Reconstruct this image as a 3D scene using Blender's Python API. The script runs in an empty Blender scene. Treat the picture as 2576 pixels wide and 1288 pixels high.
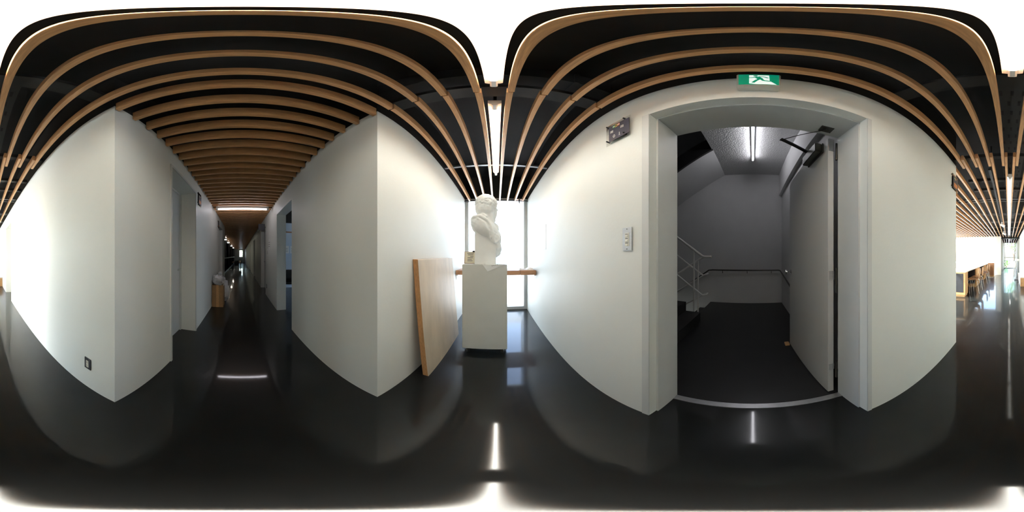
import bpy, bmesh, math, random
from mathutils import Vector, Matrix, noise
random.seed(7)
SC = bpy.context.scene
COL = SC.collection
R = math.radians

# ---------------------------------------------------------------- camera
EYE = 1.2
cd = bpy.data.cameras.new('camera'); cam = bpy.data.objects.new('camera', cd); COL.objects.link(cam)
cd.type = 'PANO'
try:
    cd.panorama_type = 'EQUIRECTANGULAR'
except Exception:
    cd.cycles.panorama_type = 'EQUIRECTANGULAR'
cd.clip_start = 0.01; cd.clip_end = 500
cam.location = (0, 0, EYE)
cam.rotation_euler = (R(90), 0, R(-5.31))
SC.camera = cam

# ---------------------------------------------------------------- sky, exposure
w = bpy.data.worlds.new('sky'); SC.world = w; w.use_nodes = True
nt = w.node_tree; nt.nodes.clear()
out = nt.nodes.new('ShaderNodeOutputWorld'); bg = nt.nodes.new('ShaderNodeBackground')
sky = nt.nodes.new('ShaderNodeTexSky'); sky.sky_type = 'NISHITA'
sky.sun_disc = False; sky.sun_elevation = R(42); sky.sun_rotation = R(80)
sky.air_density = 1.0; sky.dust_density = 2.8; sky.ozone_density = 1.0
bg.inputs['Strength'].default_value = 1.2
nt.links.new(sky.outputs[0], bg.inputs[0]); nt.links.new(bg.outputs[0], out.inputs[0])
sd = bpy.data.lights.new('sun', 'SUN'); sd.energy = 17.0; sd.angle = R(1.0); sd.color = (1, .96, .9)
so = bpy.data.objects.new('sun', sd); COL.objects.link(so)
so.rotation_euler = (R(48), 0, R(100))
vs = SC.view_settings
vs.view_transform = 'Standard'; vs.look = 'None'; vs.gamma = 1.0; vs.use_curve_mapping = False
vs.exposure = 1.0
SC.display_settings.display_device = 'sRGB'
SC.cycles.max_bounces = 10; SC.cycles.diffuse_bounces = 6; SC.cycles.glossy_bounces = 5
SC.cycles.transparent_max_bounces = 16; SC.cycles.sample_clamp_indirect = 6

def portal(loc, rot, sx, sy):
    l = bpy.data.lights.new('window_portal', 'AREA'); l.shape = 'RECTANGLE'; l.size = sx; l.size_y = sy
    l.cycles.is_portal = True
    o = bpy.data.objects.new('window_portal', l); COL.objects.link(o); o.location = loc; o.rotation_euler = rot
portal((-.015, 3.62, 1.3), (R(-90), 0, 0), 1.3, 2.5)            # window at the end of the hall
portal((3.68, -6.1, 1.5), (0, R(90), 0), 2.9, 8.2)              # long glazing of the study area
portal((-.1, -16.1, 1.4), (R(90), 0, 0), 1.5, 2.6)              # window at the far end
portal((2.2, -10.55, 1.55), (R(90), 0, 0), 2.8, 1.7)
portal((-3.7, 6.05, 1.5), (R(-90), 0, 0), 3.4, 1.4)
portal((-29.2, .1, 1.65), (0, R(-90), 0), 1.3, .8)

# ---------------------------------------------------------------- materials
M = {}
def mat(name, col, rough=.5, metal=0, var=.06, vscale=6, bump=0, bscale=120, stretch=None, spec=.5, coat=0, emit=None, rvar=0, crough=.22):
    m = bpy.data.materials.new(name); m.use_nodes = True; M[name] = m
    n = m.node_tree.nodes; L = m.node_tree.links; p = n['Principled BSDF']
    p.inputs['Roughness'].default_value = rough; p.inputs['Metallic'].default_value = metal
    p.inputs['Specular IOR Level'].default_value = spec; p.inputs['Coat Weight'].default_value = coat
    p.inputs['Coat Roughness'].default_value = crough
    tc = n.new('ShaderNodeTexCoord'); mp = n.new('ShaderNodeMapping'); L.new(tc.outputs['Object'], mp.inputs[0])
    if stretch: mp.inputs['Scale'].default_value = stretch
    ns = n.new('ShaderNodeTexNoise'); ns.inputs['Scale'].default_value = vscale; ns.inputs['Detail'].default_value = 5
    L.new(mp.outputs[0], ns.inputs['Vector'])
    cr = n.new('ShaderNodeValToRGB'); cr.color_ramp.elements[0].position = .3; cr.color_ramp.elements[1].position = .7
    cr.color_ramp.elements[0].color = (*[c * (1 - var) for c in col], 1)
    cr.color_ramp.elements[1].color = (*[min(1, c * (1 + var)) for c in col], 1)
    L.new(ns.outputs['Fac'], cr.inputs[0]); L.new(cr.outputs[0], p.inputs['Base Color'])
    if rvar:
        mr = n.new('ShaderNodeMapRange'); mr.inputs['To Min'].default_value = rough - rvar; mr.inputs['To Max'].default_value = rough + rvar
        L.new(ns.outputs['Fac'], mr.inputs[0]); L.new(mr.outputs[0], p.inputs['Roughness'])
    if bump:
        nb = n.new('ShaderNodeTexNoise'); nb.inputs['Scale'].default_value = bscale; nb.inputs['Detail'].default_value = 3
        L.new(mp.outputs[0], nb.inputs['Vector'])
        b = n.new('ShaderNodeBump'); b.inputs['Strength'].default_value = bump; b.inputs['Distance'].default_value = .01
        L.new(nb.outputs['Fac'], b.inputs['Height']); L.new(b.outputs[0], p.inputs['Normal'])
    if emit:
        p.inputs['Emission Color'].default_value = (*emit[0], 1); p.inputs['Emission Strength'].default_value = emit[1]
    return m

mat('wall_white', (.765, .778, .735), .55, var=.015, vscale=2.2, bump=.05, bscale=60)
mat('ceiling_black', (.012, .012, .013), .8, var=.2)
mat('tray_black', (.02, .02, .021), .5, var=.1)
mat('bar_steel', (.16, .17, .18), .4, .7)
mat('slat_oak', (.56, .30, .13), .42, var=.22, vscale=9, stretch=(14, .9, 14), bump=.06, bscale=40, coat=.35)
mat('oak_light', (.62, .36, .16), .45, var=.18, vscale=6, stretch=(1, 8, 8))
mat('oak_shelf', (.40, .20, .10), .45, var=.2, vscale=6, stretch=(1.2, 12, 12))
mat('plywood_face', (.60, .49, .36), .5, var=.10, vscale=4, stretch=(1, 2.5, .8))
mat('plywood_edge', (.46, .23, .09), .6, var=.25, vscale=30, stretch=(8, 1, 1))
mat('floor_black', (.0082, .0090, .0090), .34, var=.25, vscale=2.5, spec=.15, rvar=.04, coat=.7, crough=.06)
def scuffs(m):
    n = m.node_tree.nodes; L = m.node_tree.links; p = n['Principled BSDF']; src = p.inputs['Base Color'].links[0].from_socket
    tc = n.new('ShaderNodeTexCoord'); v = n.new('ShaderNodeTexVoronoi'); v.inputs['Scale'].default_value = 2.2
    mp = n.new('ShaderNodeMapping'); mp.inputs['Scale'].default_value = (1, .35, 1); mp.inputs['Rotation'].default_value = (0, 0, .7)
    ns = n.new('ShaderNodeTexNoise'); ns.inputs['Scale'].default_value = 60; L.new(tc.outputs['Object'], ns.inputs['Vector'])
    L.new(tc.outputs['Object'], mp.inputs[0]); L.new(mp.outputs[0], v.inputs['Vector'])
    a = n.new('ShaderNodeMath'); a.operation = 'LESS_THAN'; a.inputs[1].default_value = .022; L.new(v.outputs['Distance'], a.inputs[0])
    b = n.new('ShaderNodeMath'); b.operation = 'GREATER_THAN'; b.inputs[1].default_value = .55; L.new(ns.outputs['Fac'], b.inputs[0])
    c = n.new('ShaderNodeMath'); c.operation = 'MULTIPLY'; L.new(a.outputs[0], c.inputs[0]); L.new(b.outputs[0], c.inputs[1])
    x = n.new('ShaderNodeMix'); x.data_type = 'RGBA'; x.inputs[7].default_value = (.16, .17, .17, 1)
    L.new(c.outputs[0], x.inputs[0]); L.new(src, x.inputs[6]); L.new(x.outputs[2], p.inputs['Base Color'])
scuffs(M['floor_black'])
mat('landing_dark', (.012, .012, .013), .38, var=.2, vscale=4)
mat('step_dark', (.022, .021, .021), .5, var=.2, vscale=8)
mat('frame_grey', (.60, .615, .60), .4, var=.02)
mat('door_grey', (.55, .56, .56), .42, var=.02, vscale=3)
mat('stair_wall', (.60, .60, .60), .65, var=.02, vscale=3, bump=.1, bscale=80)
mat('stair_ceiling', (.62, .62, .62), .8, var=.05, vscale=60, bump=.9, bscale=55)
mat('rail_white', (.72, .71, .69), .35, var=.02)
mat('metal_dark', (.07, .068, .06), .35, .6, var=.1)
mat('closer_olive', (.10, .10, .085), .4, .3, var=.1)
mat('metal_brushed', (.55, .56, .57), .32, .9, var=.08, vscale=20, stretch=(1, 1, 20))
mat('chrome', (.75, .75, .76), .12, 1, var=.02)
mat('plaster', (.80, .80, .775), .6, var=.03, vscale=10, bump=.15, bscale=45)
mat('plinth_white', (.64, .64, .60), .5, var=.03, vscale=5, bump=.04, bscale=50)
mat('rubber', (.012, .012, .012), .5)
mat('paper', (.86, .86, .84), .7, var=.02)
mat('paper_cream', (.80, .72, .55), .7, var=.03)
mat('ink', (.05, .05, .05), .7)
mat('sign_navy', (.06, .06, .085), .45, var=.1)
mat('letter_white', (.82, .80, .72), .5)
mat('sign_orange', (.6, .22, .06), .4)
mat('flag_green', (.03, .30, .10), .4); mat('flag_yellow', (.7, .5, .08), .4); mat('flag_red', (.55, .07, .04), .4)
mat('exit_case', (.62, .62, .56), .4, var=.03)
mat('exit_green', (.0, .35, .20), .4, emit=((.0, .42, .22), .16))
mat('exit_white', (.8, .85, .82), .4, emit=((.85, 1, .95), .35))
mat('light_housing', (.80, .80, .79), .4, var=.02)
mat('switch_cream', (.72, .70, .60), .4)
mat('plate_dark', (.12, .12, .13), .35, .6)
mat('mullion_steel', (.58, .60, .59), .35, .25, var=.04)
mat('mullion_black', (.02, .02, .02), .4)
mat('panel_black', (.035, .035, .042), .5, var=.1)
mat('desk_top', (.80, .79, .76), .35, var=.03)
mat('chair_wood', (.60, .34, .17), .4, var=.14, vscale=5, stretch=(1, 1, 6))
mat('chair_black', (.02, .02, .022), .45)
mat('cardboard', (.40, .24, .11), .75, var=.1)
mat('bag_white', (.62, .62, .64), .35, var=.1, vscale=12)
mat('leaf', (.12, .30, .05), .5, var=.35, vscale=8)
mat('bark', (.12, .08, .05), .8)
mat('ground_pale', (.6, .6, .59), .8, var=.1, vscale=1)
mat('facade_white', (.75, .76, .76), .7, var=.04, vscale=1)
mat('facade_glass', (.20, .26, .28), .1, var=.05)
mat('room_wall', (.55, .64, .74), .6, var=.02)
mat('screen_blue', (.2, .25, .32), .2)
mat('white_plastic', (.82, .82, .82), .3, var=.01)
mat('grey_column', (.33, .36, .39), .35, .2)
mat('table_orange', (.45, .20, .07), .4, var=.1)
def tube_mat(name, strength, col=(1, 1, .92)):
    m = bpy.data.materials.new(name); m.use_nodes = True; M[name] = m
    n = m.node_tree.nodes; p = n['Principled BSDF']
    p.inputs['Base Color'].default_value = (.8, .8, .8, 1)
    p.inputs['Emission Color'].default_value = (*col, 1); p.inputs['Emission Strength'].default_value = strength
TUBE = 31
tube_mat('tube_lit', TUBE); tube_mat('tube_stair', 17, (.95, .94, 1)); tube_mat('tube_corridor', 10, (.97, .93, 1)); tube_mat('tube_far', 30); tube_mat('tube_dim', 1.6); tube_mat('tube_lounge', 40, (1, .9, .75))
def glass_mat(name, tint, gloss):
    m = bpy.data.materials.new(name); m.use_nodes = True; M[name] = m
    n = m.node_tree.nodes; L = m.node_tree.links; n.remove(n['Principled BSDF'])
    t = n.new('ShaderNodeBsdfTransparent'); t.inputs[0].default_value = (*tint, 1)
    g = n.new('ShaderNodeBsdfGlossy'); g.inputs['Roughness'].default_value = .02
    f = n.new('ShaderNodeFresnel'); f.inputs[0].default_value = gloss
    x = n.new('ShaderNodeMixShader'); L.new(f.outputs[0], x.inputs[0]); L.new(t.outputs[0], x.inputs[1]); L.new(g.outputs[0], x.inputs[2])
    L.new(x.outputs[0], n['Material Output'].inputs[0])
glass_mat('glass', (.96, .98, .975), 1.2); glass_mat('acrylic', (.97, .975, .965), 1.12)

# ---------------------------------------------------------------- mesh builder
class MB:
    def __init__(s): s.v = []; s.f = []
    def box(s, lo, hi):
        b = len(s.v); x0, y0, z0 = lo; x1, y1, z1 = hi
        s.v += [(x0,y0,z0),(x1,y0,z0),(x1,y1,z0),(x0,y1,z0),(x0,y0,z1),(x1,y0,z1),(x1,y1,z1),(x0,y1,z1)]
        s.f += [tuple(b+i for i in q) for q in ((0,3,2,1),(4,5,6,7),(0,1,5,4),(1,2,6,5),(2,3,7,6),(3,0,4,7))]
        return s
    def hexa(s, p):
        b = len(s.v); s.v += [tuple(q) for q in p]
        s.f += [tuple(b+i for i in q) for q in ((0,3,2,1),(4,5,6,7),(0,1,5,4),(1,2,6,5),(2,3,7,6),(3,0,4,7))]
        return s
    def tube(s, pts, r, n=10, cap=True):
        pts = [Vector(p) for p in pts]; b = len(s.v)
        rr = r if isinstance(r, (list, tuple)) else [r] * len(pts)
        prev = None
        for i, p in enumerate(pts):
            d = (pts[min(i+1, len(pts)-1)] - pts[max(i-1, 0)]).normalized()
            if prev is None:
                u = d.cross(Vector((0, 0, 1)) if abs(d.z) < .9 else Vector((1, 0, 0))).normalized()
            else:
                u = (prev - d * prev.dot(d)).normalized()
            prev = u; v = d.cross(u)
            for k in range(n):
                a = 2 * math.pi * k / n
                s.v.append(tuple(p + (u * math.cos(a) + v * math.sin(a)) * rr[i]))
        for i in range(len(pts) - 1):
            for k in range(n):
                s.f.append((b+i*n+k, b+i*n+(k+1) % n, b+(i+1)*n+(k+1) % n, b+(i+1)*n+k))
        if cap:
            s.f.append(tuple(b+k for k in reversed(range(n)))); s.f.append(tuple(b+(len(pts)-1)*n+k for k in range(n)))
        return s
    def prism(s, poly, axis, a, b_):          # polygon extruded along an axis
        b = len(s.v); n = len(poly)
        def pt(q, t):
            return {'x': (t, q[0], q[1]), 'y': (q[0], t, q[1]), 'z': (q[0], q[1], t)}[axis]
        s.v += [pt(q, a) for q in poly] + [pt(q, b_) for q in poly]
        s.f.append(tuple(b+i for i in range(n))); s.f.append(tuple(b+n+i for i in reversed(range(n))))
        for i in range(n):
            j = (i+1) % n; s.f.append((b+i, b+n+i, b+n+j, b+j))
        return s
    def ell(s, c, r, nu=16, nv=10, rot=None):
        b = len(s.v); rot = rot or Matrix.Identity(3)
        for i in range(nv+1):
            t = math.pi * i / nv
            for k in range(nu):
                a = 2 * math.pi * k / nu
                q = rot @ Vector((r[0]*math.sin(t)*math.cos(a), r[1]*math.sin(t)*math.sin(a), r[2]*math.cos(t)))
                s.v.append((c[0]+q.x, c[1]+q.y, c[2]+q.z))
        for i in range(nv):
            for k in range(nu):
                s.f.append((b+i*nu+k, b+(i+1)*nu+k, b+(i+1)*nu+(k+1) % nu, b+i*nu+(k+1) % nu))
        return s
    def lathe(s, prof, c=(0, 0), n=20):
        b = len(s.v); m = len(prof)
        for r, z in prof:
            for k in range(n):
                a = 2*math.pi*k/n; s.v.append((c[0]+r*math.cos(a), c[1]+r*math.sin(a), z))
        for i in range(m-1):
            for k in range(n):
                s.f.append((b+i*n+k, b+i*n+(k+1) % n, b+(i+1)*n+(k+1) % n, b+(i+1)*n+k))
        s.f.append(tuple(b+k for k in reversed(range(n)))); s.f.append(tuple(b+(m-1)*n+k for k in range(n)))
        return s
    def mesh(s, name, m, smooth=False, bevel=0):
        me = bpy.data.meshes.new(name); me.from_pydata(s.v, [], s.f)
        bm = bmesh.new(); bm.from_mesh(me)
        bmesh.ops.remove_doubles(bm, verts=bm.verts, dist=1e-6)
        if bevel: bmesh.ops.bevel(bm, geom=list(bm.edges), offset=bevel, segments=2, affect='EDGES', clamp_overlap=True)
        bmesh.ops.recalc_face_normals(bm, faces=bm.faces); bm.to_mesh(me); bm.free()
        me.materials.append(M[m] if isinstance(m, str) else m)
        if smooth:
            for p in me.polygons: p.use_smooth = True
            try: me.set_sharp_from_angle(angle=R(40))
            except Exception: pass
        return me
    def build(s, name, m, parent=None, smooth=False, bevel=0, loc=(0, 0, 0)):
        o = bpy.data.objects.new(name, s.mesh(name, m, smooth, bevel)); COL.objects.link(o); o.location = loc
        if parent: o.parent = parent
        return o

def tag(o, label=None, cat=None, group=None, kind=None):
    if label: o['label'] = label
    if cat: o['category'] = cat
    if group: o['group'] = group
    if kind: o['kind'] = kind
    return o
def thing(name, label, cat, loc=(0, 0, 0), rotz=0, group=None, kind=None):
    o = bpy.data.objects.new(name, None); COL.objects.link(o); o.location = loc; o.rotation_euler = (0, 0, rotz)
    o.empty_display_size = .05
    return tag(o, label, cat, group, kind)
def struct(name, mb, m, label, cat, bevel=0):
    return tag(mb.build(name, m, bevel=bevel), label, cat, kind='structure')
def B(lo, hi): return MB().box(lo, hi)
def copy_tree(o, parent=None):
    c = o.copy(); COL.objects.link(c); c.parent = parent
    for ch in list(o.children): copy_tree(ch, c)
    return c
def text(name, s, size, m, parent, mtx):
    cu = bpy.data.curves.new(name, 'FONT'); cu.body = s; cu.size = size; cu.align_x = 'CENTER'; cu.align_y = 'CENTER'; cu.extrude = .0004
    t = bpy.data.objects.new(name, cu); COL.objects.link(t)
    dg = bpy.context.evaluated_depsgraph_get()
    me = bpy.data.meshes.new_from_object(t.evaluated_get(dg)); bpy.data.objects.remove(t); bpy.data.curves.remove(cu)
    me.transform(mtx); me.materials.clear(); me.materials.append(M[m])
    o = bpy.data.objects.new(name, me); COL.objects.link(o); o.parent = parent
    return o

# ================================================================ THE SETTING
XL, XR = -.685, .655           # hall side walls
CY0, CY1 = -.67, .76           # corridor side walls
TOP, CEIL = 2.46, 3.05
XB = .93                       # back face of the right wall
# floors
f = MB().box((-32, -17, -.12), (XL+.3, CY1+.3, 0)).box((XL+.3, -17, -.12), (XB, 3.62, 0)).box((-7, CY1+.3, -.12), (XL+.3, 6, 0)).box((XB, -10.6, -.12), (3.9, -1.9, 0))
floor = struct('floor', f, 'floor_black', 'polished black floor running through the hall and corridor', 'floor')
struct('floor_landing', B((XB, -.75, -.12), (4.1, 1.07, .0)), 'landing_dark', 'dark floor of the stair landing behind the open door', 'floor')
# ceiling slab (black void above the slats)
ceiling = struct('ceiling', MB().box((-32, -17, CEIL), (XB, 3.62, CEIL+.15)).box((XB, -10.6, CEIL), (3.9, -1.95, CEIL+.15)), 'ceiling_black',
                 'black painted ceiling above the wooden slats', 'ceiling')
def wall(name, boxes, label, m='wall_white', black=True):
    mb = MB(); up = MB()
    for lo, hi in boxes:
        if hi[2] >= TOP - .001 and black:
            mb.box(lo, (hi[0], hi[1], TOP)); up.box((lo[0], lo[1], TOP), (hi[0], hi[1], CEIL))
        else: mb.box(lo, hi)
    o = struct(name, mb, m, label, 'wall')
    if up.v: up.build('upper_band', 'ceiling_black', o)
    return o
Z0 = 0
# right wall with the stair door opening
DY0, DY1, DZ = -.552, .482, 2.165
wall('wall_right', [((XR, -1.95, 0), (XB, DY0, TOP)), ((XR, DY1, 0), (XB, 3.62, TOP)), ((XR, DY0, DZ), (XB, DY1, TOP))], 'white plastered wall around the open stair door')
# left wall, window side and far side
wall('wall_left', [((XL-.25, CY1, 0), (XL, 3.62, TOP))], 'white wall behind the leaning board, beside the window')
wall('wall_left_back', [((XL-.3, -4.19, 0), (XL, CY0, TOP)), ((XL-.3, -17, 0), (XL, -5.27, TOP)), ((XL-.3, -5.27, 2.1), (XL, -4.19, TOP)), ((XL-.34, -5.35, 0), (XL-.28, -4.1, 2.2))],
     'brightly lit white wall with the floor socket, running away from the corridor corner')
# corridor walls
def hole_wall(name, x0, x1, y0, y1, holes, label):
    bx = []; x = x1
    for h0, h1, hz in holes:                 # from high x to low x
        bx.append(((h1, y0, 0), (x, y1, TOP))); bx.append(((h0, y0, hz), (h1, y1, TOP))); x = h0
    bx.append(((x0, y0, 0), (x, y1, TOP)))
    return wall(name, bx, label)
hole_wall('wall_corridor_left', -6.7, XL-.3, CY0-.3, CY0, [(-2.33, -1.475, 2.18), (-5.9, -4.95, 2.15)], 'grey lit corridor wall with two recessed doors')
hole_wall('wall_corridor_right', -29, XL-.25, CY1, CY1+.2, [(-3.385, -2.36, 2.1), (-6.1, -5.0, 2.12), (-9.8, -8.7, 2.12), (-13.8, -12.7, 2.12)], 'long corridor wall with the open doorway to a classroom')
wall('wall_corridor_end', [((-29.2, -4, 0), (-29, -.3, TOP)), ((-29.2, .35, 0), (-29, 1.0, TOP)), ((-29.2, -.3, 0), (-29, .35, 1.0)), ((-29.2, -.3, 2.25), (-29, .35, TOP))], 'wall closing the far end of the corridor')
wall('wall_lounge_return', [((-6.9, -4, 0), (-6.7, CY0-.3, TOP)), ((-29, -4.2, 0), (-6.7, -4, TOP))], 'wall of the room beside the far corridor')
# study area shell
wall('wall_study_near', [((XB, -1.95, 0), (3.9, -1.75, TOP))], 'white wall on the near side of the study area')
wall('wall_study_end', [((.5, -10.5, 0), (.8, -10.3, TOP)), ((.8, -10.5, 0), (3.9, -10.3, .7)), ((.8, -10.5, 2.38), (3.9, -10.3, TOP))], 'white end wall of the study area below and beside its glazing')
wall('wall_passage', [((.5, -16, 0), (.66, -10.5, TOP))], 'white wall of the passage to the far window')
wall('wall_far_right_corner', [((.66, -10.56, TOP), (3.9, -10.5, CEIL))], 'dark closing strip above the study end wall')
struct('wall_window_head', MB().box((XL, 3.5, 2.50), (XR, 3.62, CEIL)).box((XL, -16, 2.5), (.5, -15.9, CEIL)), 'ceiling_black', 'black strip above the end windows', 'wall')
struct('trim_1', B((XL, -10.75, 2.33), (.5, -10.55, 2.42)), 'tray_black', 'dark beam across the ceiling at the far passage', 'trim')

# ---- window frames
def window(name, label, axis, pos, a0, a1, z0, z1, verts, hors, m, t=.05, d=.08, glass=True, frame=True):
    e = thing(name, label, 'window', (0, 0, 0), kind='structure')
    def bx(u0, u1, w0, w1, dd=d):
        return B((u0, pos-dd/2, w0), (u1, pos+dd/2, w1)) if axis == 'y' else B((pos-dd/2, u0, w0), (pos+dd/2, u1, w1))
    bx(a0, a0+t, z0, z1).build('window_jamb', m, e); bx(a1-t, a1, z0, z1).build('window_jamb', m, e)
    bx(a0+t, a1-t, z0, z0+t).build('window_sill', m, e); bx(a0+t, a1-t, z1-t, z1).build('window_head', m, e)
    for v in verts: bx(v-t/2, v+t/2, z0+t, z1-t).build('mullion', m, e)
    for h in hors: bx(a0+t, a1-t, h-t/2, h+t/2, d*.9).build('transom', m, e)
    if glass:
        cuts = [a0+t] + [c for v in verts for c in (v-t/2, v+t/2)] + [a1-t]
        for i in range(0, len(cuts), 2):
            bx(cuts[i], cuts[i+1], z0+t, z1-t, .008).build('pane', 'glass', e)
    return e
window('window_1', 'tall bright window at the end of the hall behind the bust', 'y', 3.55, XL, XR, 0, 2.50, [], [], 'mullion_steel', .068)
window('window_2', 'tall window at the far end of the passage with greenery outside', 'y', -15.95, XL, .5, 0, 2.5, [-.56, .38], [.75, 1.05], 'mullion_steel', .05)
window('window_3', 'long glazing of the study area facing the daylight', 'x', 3.6, -10.3, -1.95, 0, 3.0, [-3.6, -5.3, -7, -8.7], [], 'mullion_steel', .06)
window('window_6', 'broad bright glazing at the end of the study area behind the desks', 'y', -10.4, .8, 3.6, .7, 2.38, [1.75, 2.7], [], 'rail_white', .05)
window('window_4', 'small bright window at the far end of the corridor', 'x', -29.1, -.3, .35, 1.0, 2.25, [], [], 'mullion_steel', .04)
window('window_5', 'black framed glazed partition beside the far corridor', 'y', -1.15, -28.9, -6.75, 0, 2.4, [-8.6, -12, -15.5, -18.8, -22.2, -25.5], [1.05], 'mullion_black', .09, .09)

# ---- corridor doors in recesses
def flush_door(name, label, x0, x1, y, h, dy, m='door_grey'):
    e = thing(name, label, 'door', ((x0+x1)/2, y, 0), kind='structure'); hw = (x1-x0)/2
    s = -1 if dy < 0 else 1
    B((-hw+.03, dy, .01), (hw-.03, dy+s*.04, h-.03)).build('leaf', m, e)
    MB().box((-hw, dy-s*.02, 0), (-hw+.03, dy+s*.05, h)).box((hw-.03, dy-s*.02, 0), (hw, dy+s*.05, h)).box((-hw, dy-s*.02, h-.03), (hw, dy+s*.05, h)).build('frame', 'frame_grey', e)
    k = MB().tube([(-hw+.1, dy, 1.0), (-hw+.1, dy-s*.05, 1.0)], .012).tube([(-hw+.1, dy-s*.05, 1.0), (-hw+.22, dy-s*.05, 1.0)], .01)
    k.build('handle', 'chrome', e, True)
    return e
flush_door('door_2', 'grey recessed door in the corridor, nearest the hall', -2.33, -1.475, CY0, 2.18, -.24)
flush_door('door_3', 'grey recessed door further along the corridor beyond the bin box', -5.9, -4.95, CY0, 2.15, -.24)
flush_door('door_4', 'door recessed in the far corridor wall past the classroom opening', -6.1, -5.0, CY1, 2.12, .14)
flush_door('door_5', 'second recessed door along the far corridor wall', -9.8, -8.7, CY1, 2.12, .14)
flush_door('door_6', 'third recessed door along the far corridor wall', -13.8, -12.7, CY1, 2.12, .14)
# raised frame trims round the nearest corridor door
tr = MB().box((-1.475, CY0, 0), (-1.445, CY0+.012, 2.21)).box((-2.36, CY0, 0), (-2.33, CY0+.012, 2.21)).box((-2.33, CY0, 2.18), (-1.475, CY0+.012, 2.21))
struct('trim_2', tr, 'frame_grey', 'thin steel trim round the nearest corridor door', 'trim')

# ---- classroom seen through the opening
wall('wall_classroom', [((-6.0, CY1+.2, 0), (-5.9, 6, TOP)), ((-5.9, 5.9, 0), (-5.4, 6, TOP)), ((-2.0, 5.9, 0), (XL-.25, 6, TOP)), ((-5.4, 5.9, 0), (-2.0, 6, .8)), ((-5.4, 5.9, 2.2), (-2.0, 6, TOP)), ((XL-.35, 3.62, 0), (XL-.25, 5.9, TOP))], 'pale blue classroom wall seen through the opening', 'room_wall')
struct('ceiling_classroom', B((-6, 3.62, CEIL), (XL-.25, 6, CEIL+.15)), 'ceiling_black', 'dark ceiling of the classroom off the corridor', 'ceiling')
window('window_7', 'unseen window added to light the classroom round the doorway', 'y', 5.95, -5.4, -2.0, .8, 2.2, [-3.7], [], 'mullion_steel', .05)  # added out of view to bring blue daylight into the classroom
rr = B((-5.9, 1.0, 2.08), (-5.82, 5.9, 2.12)); struct('trim_3', rr, 'oak_shelf', 'wooden rail high on the classroom wall', 'trim')

# ================================================================ CEILING SLATS
ZS = 2.40
def slat_mesh(L, h, wd=.031):
    return MB().box((-wd/2, -L/2, 0), (wd/2, L/2, h)).mesh('ceiling_slat', 'slat_oak', bevel=.0015)
def put(me, x, yc, z):
    o = bpy.data.objects.new('ceiling_slat', me); COL.objects.link(o); o.location = (x, yc, z); o.parent = ceiling
xs = [-.014 + .161*(k+.5) for k in range(-4, 4)]
mA = slat_mesh(3.46-.765, .075); mB = slat_mesh(.757+1.95, .075); mC = slat_mesh(10.5-1.74, .075); mD = slat_mesh(15.8-10.76, .075)
for x in xs:
    s = 1 if x > 0 else -1
    put(mA, x-s*.005, (3.46+.765)/2, ZS+.004); put(mB, x, (.757-1.95)/2, ZS)
    put(mC, x-s*.035, -(10.5+1.74)/2, ZS+.012); put(mD, x-s*.035, -(15.8+10.76)/2, ZS)
mE = slat_mesh(10.25-1.97, .075)
for k in range(4, 22): put(mE, -.014+.161*(k+.5)-.02, -(10.25+1.97)/2, ZS+.012)
mF = slat_mesh(CY1-CY0-.012, .10)
mG = slat_mesh(CY1+3.9, .10)
x = -.7025; n = 0
while x > -28.9:
    if x > -6.6: put(mF, x, (CY0+CY1)/2, ZS)
    else: put(mG, x, (CY1-3.95)/2, ZS)
    x -= .1607
# furring bars, trays and ducts above the slats
def bar(y, z, x0=XL, x1=XR, wy=.04, hz=.03, m='bar_steel', name='furring_bar'):
    B((x0, y-wy/2, z), (x1, y+wy/2, z+hz)).build(name, m, ceiling)
for y in (2.07, -3.55, -3.70, -4.88, -5.0, -6.06, -6.2, -7.4, -8.6, -9.8): bar(y, 2.49, x1=XR if y > -1.9 else 3.5)
for y in (.92, -.78): bar(y, 2.66, wy=.12, hz=.05, m='tray_black')
for y in (-1.88, -2.62, -3.05): bar(y, 2.50, wy=.07, hz=.05, m='tray_black')
ct = thing('cable_tray', 'black slotted cable tray above the slats behind the overhead light', 'cable tray', (-.05, 0, 2.72))
B((-.15, -6.5, 0), (.15, -.85, .012)).build('tray_base', 'tray_black', ct)
for sx in (-.15, .14): B((sx, -6.5, .012), (sx+.01, -.85, .06)).build('tray_side', 'tray_black', ct)
sl = MB()
for i in range(20):
    for j in range(4):
        sl.box((-.12+j*.07+(i % 2)*.02, -.95-i*.14, -.002), (-.10+j*.07+(i % 2)*.02, -1.01-i*.14, .0))
tag(sl.build('tray_slots', 'ceiling_black', ct), kind='stuff')
dk = thing('ceiling_duct', 'dark duct running crosswise above the slats by the corridor mouth', 'duct', (0, 0, 2.78))
B((XL, .78, 0), (XR, 1.02, .2)).build('duct_body', 'tray_black', dk)
for sx in (-.4, .4): B((sx, .77, -.004), (sx+.03, 1.03, .205)).build('duct_strap', 'tray_black', dk)

# ================================================================ LIGHTS
def batten(label, loc, L, tm, rotz=0, wd=.078, body=True):
    e = thing('ceiling_light', label, 'light', loc, rotz, 'fluorescent ceiling lights')
    h = L/2
    MB().prism([(-wd/2, .028), (-wd*.30, .016), (wd*.30, .016), (wd/2, .028), (wd/2, .075), (-wd/2, .075)], 'y', -h, h).build('housing', 'light_housing', e)
    MB().tube([(0, -h+.045, 0), (0, h-.045, 0)], .0155, 16).build('tube', tm, e, True)
    for s in (-1, 1):
        a, b = sorted((s*(h-.045), s*(h+.012)))
        MB().prism([(-.017, -.012), (-.009, -.021), (.009, -.021), (.017, -.012), (.017, .03), (-.017, .03)], 'y', a, b).build('lamp_holder', 'light_housing', e)
    for s in (-1, 1): B((-.012, s*h*.6-.01, .075), (.012, s*h*.6+.01, CEIL-loc[2])).build('hanger', 'tray_black', e)
    return e
ZT = 2.432
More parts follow.
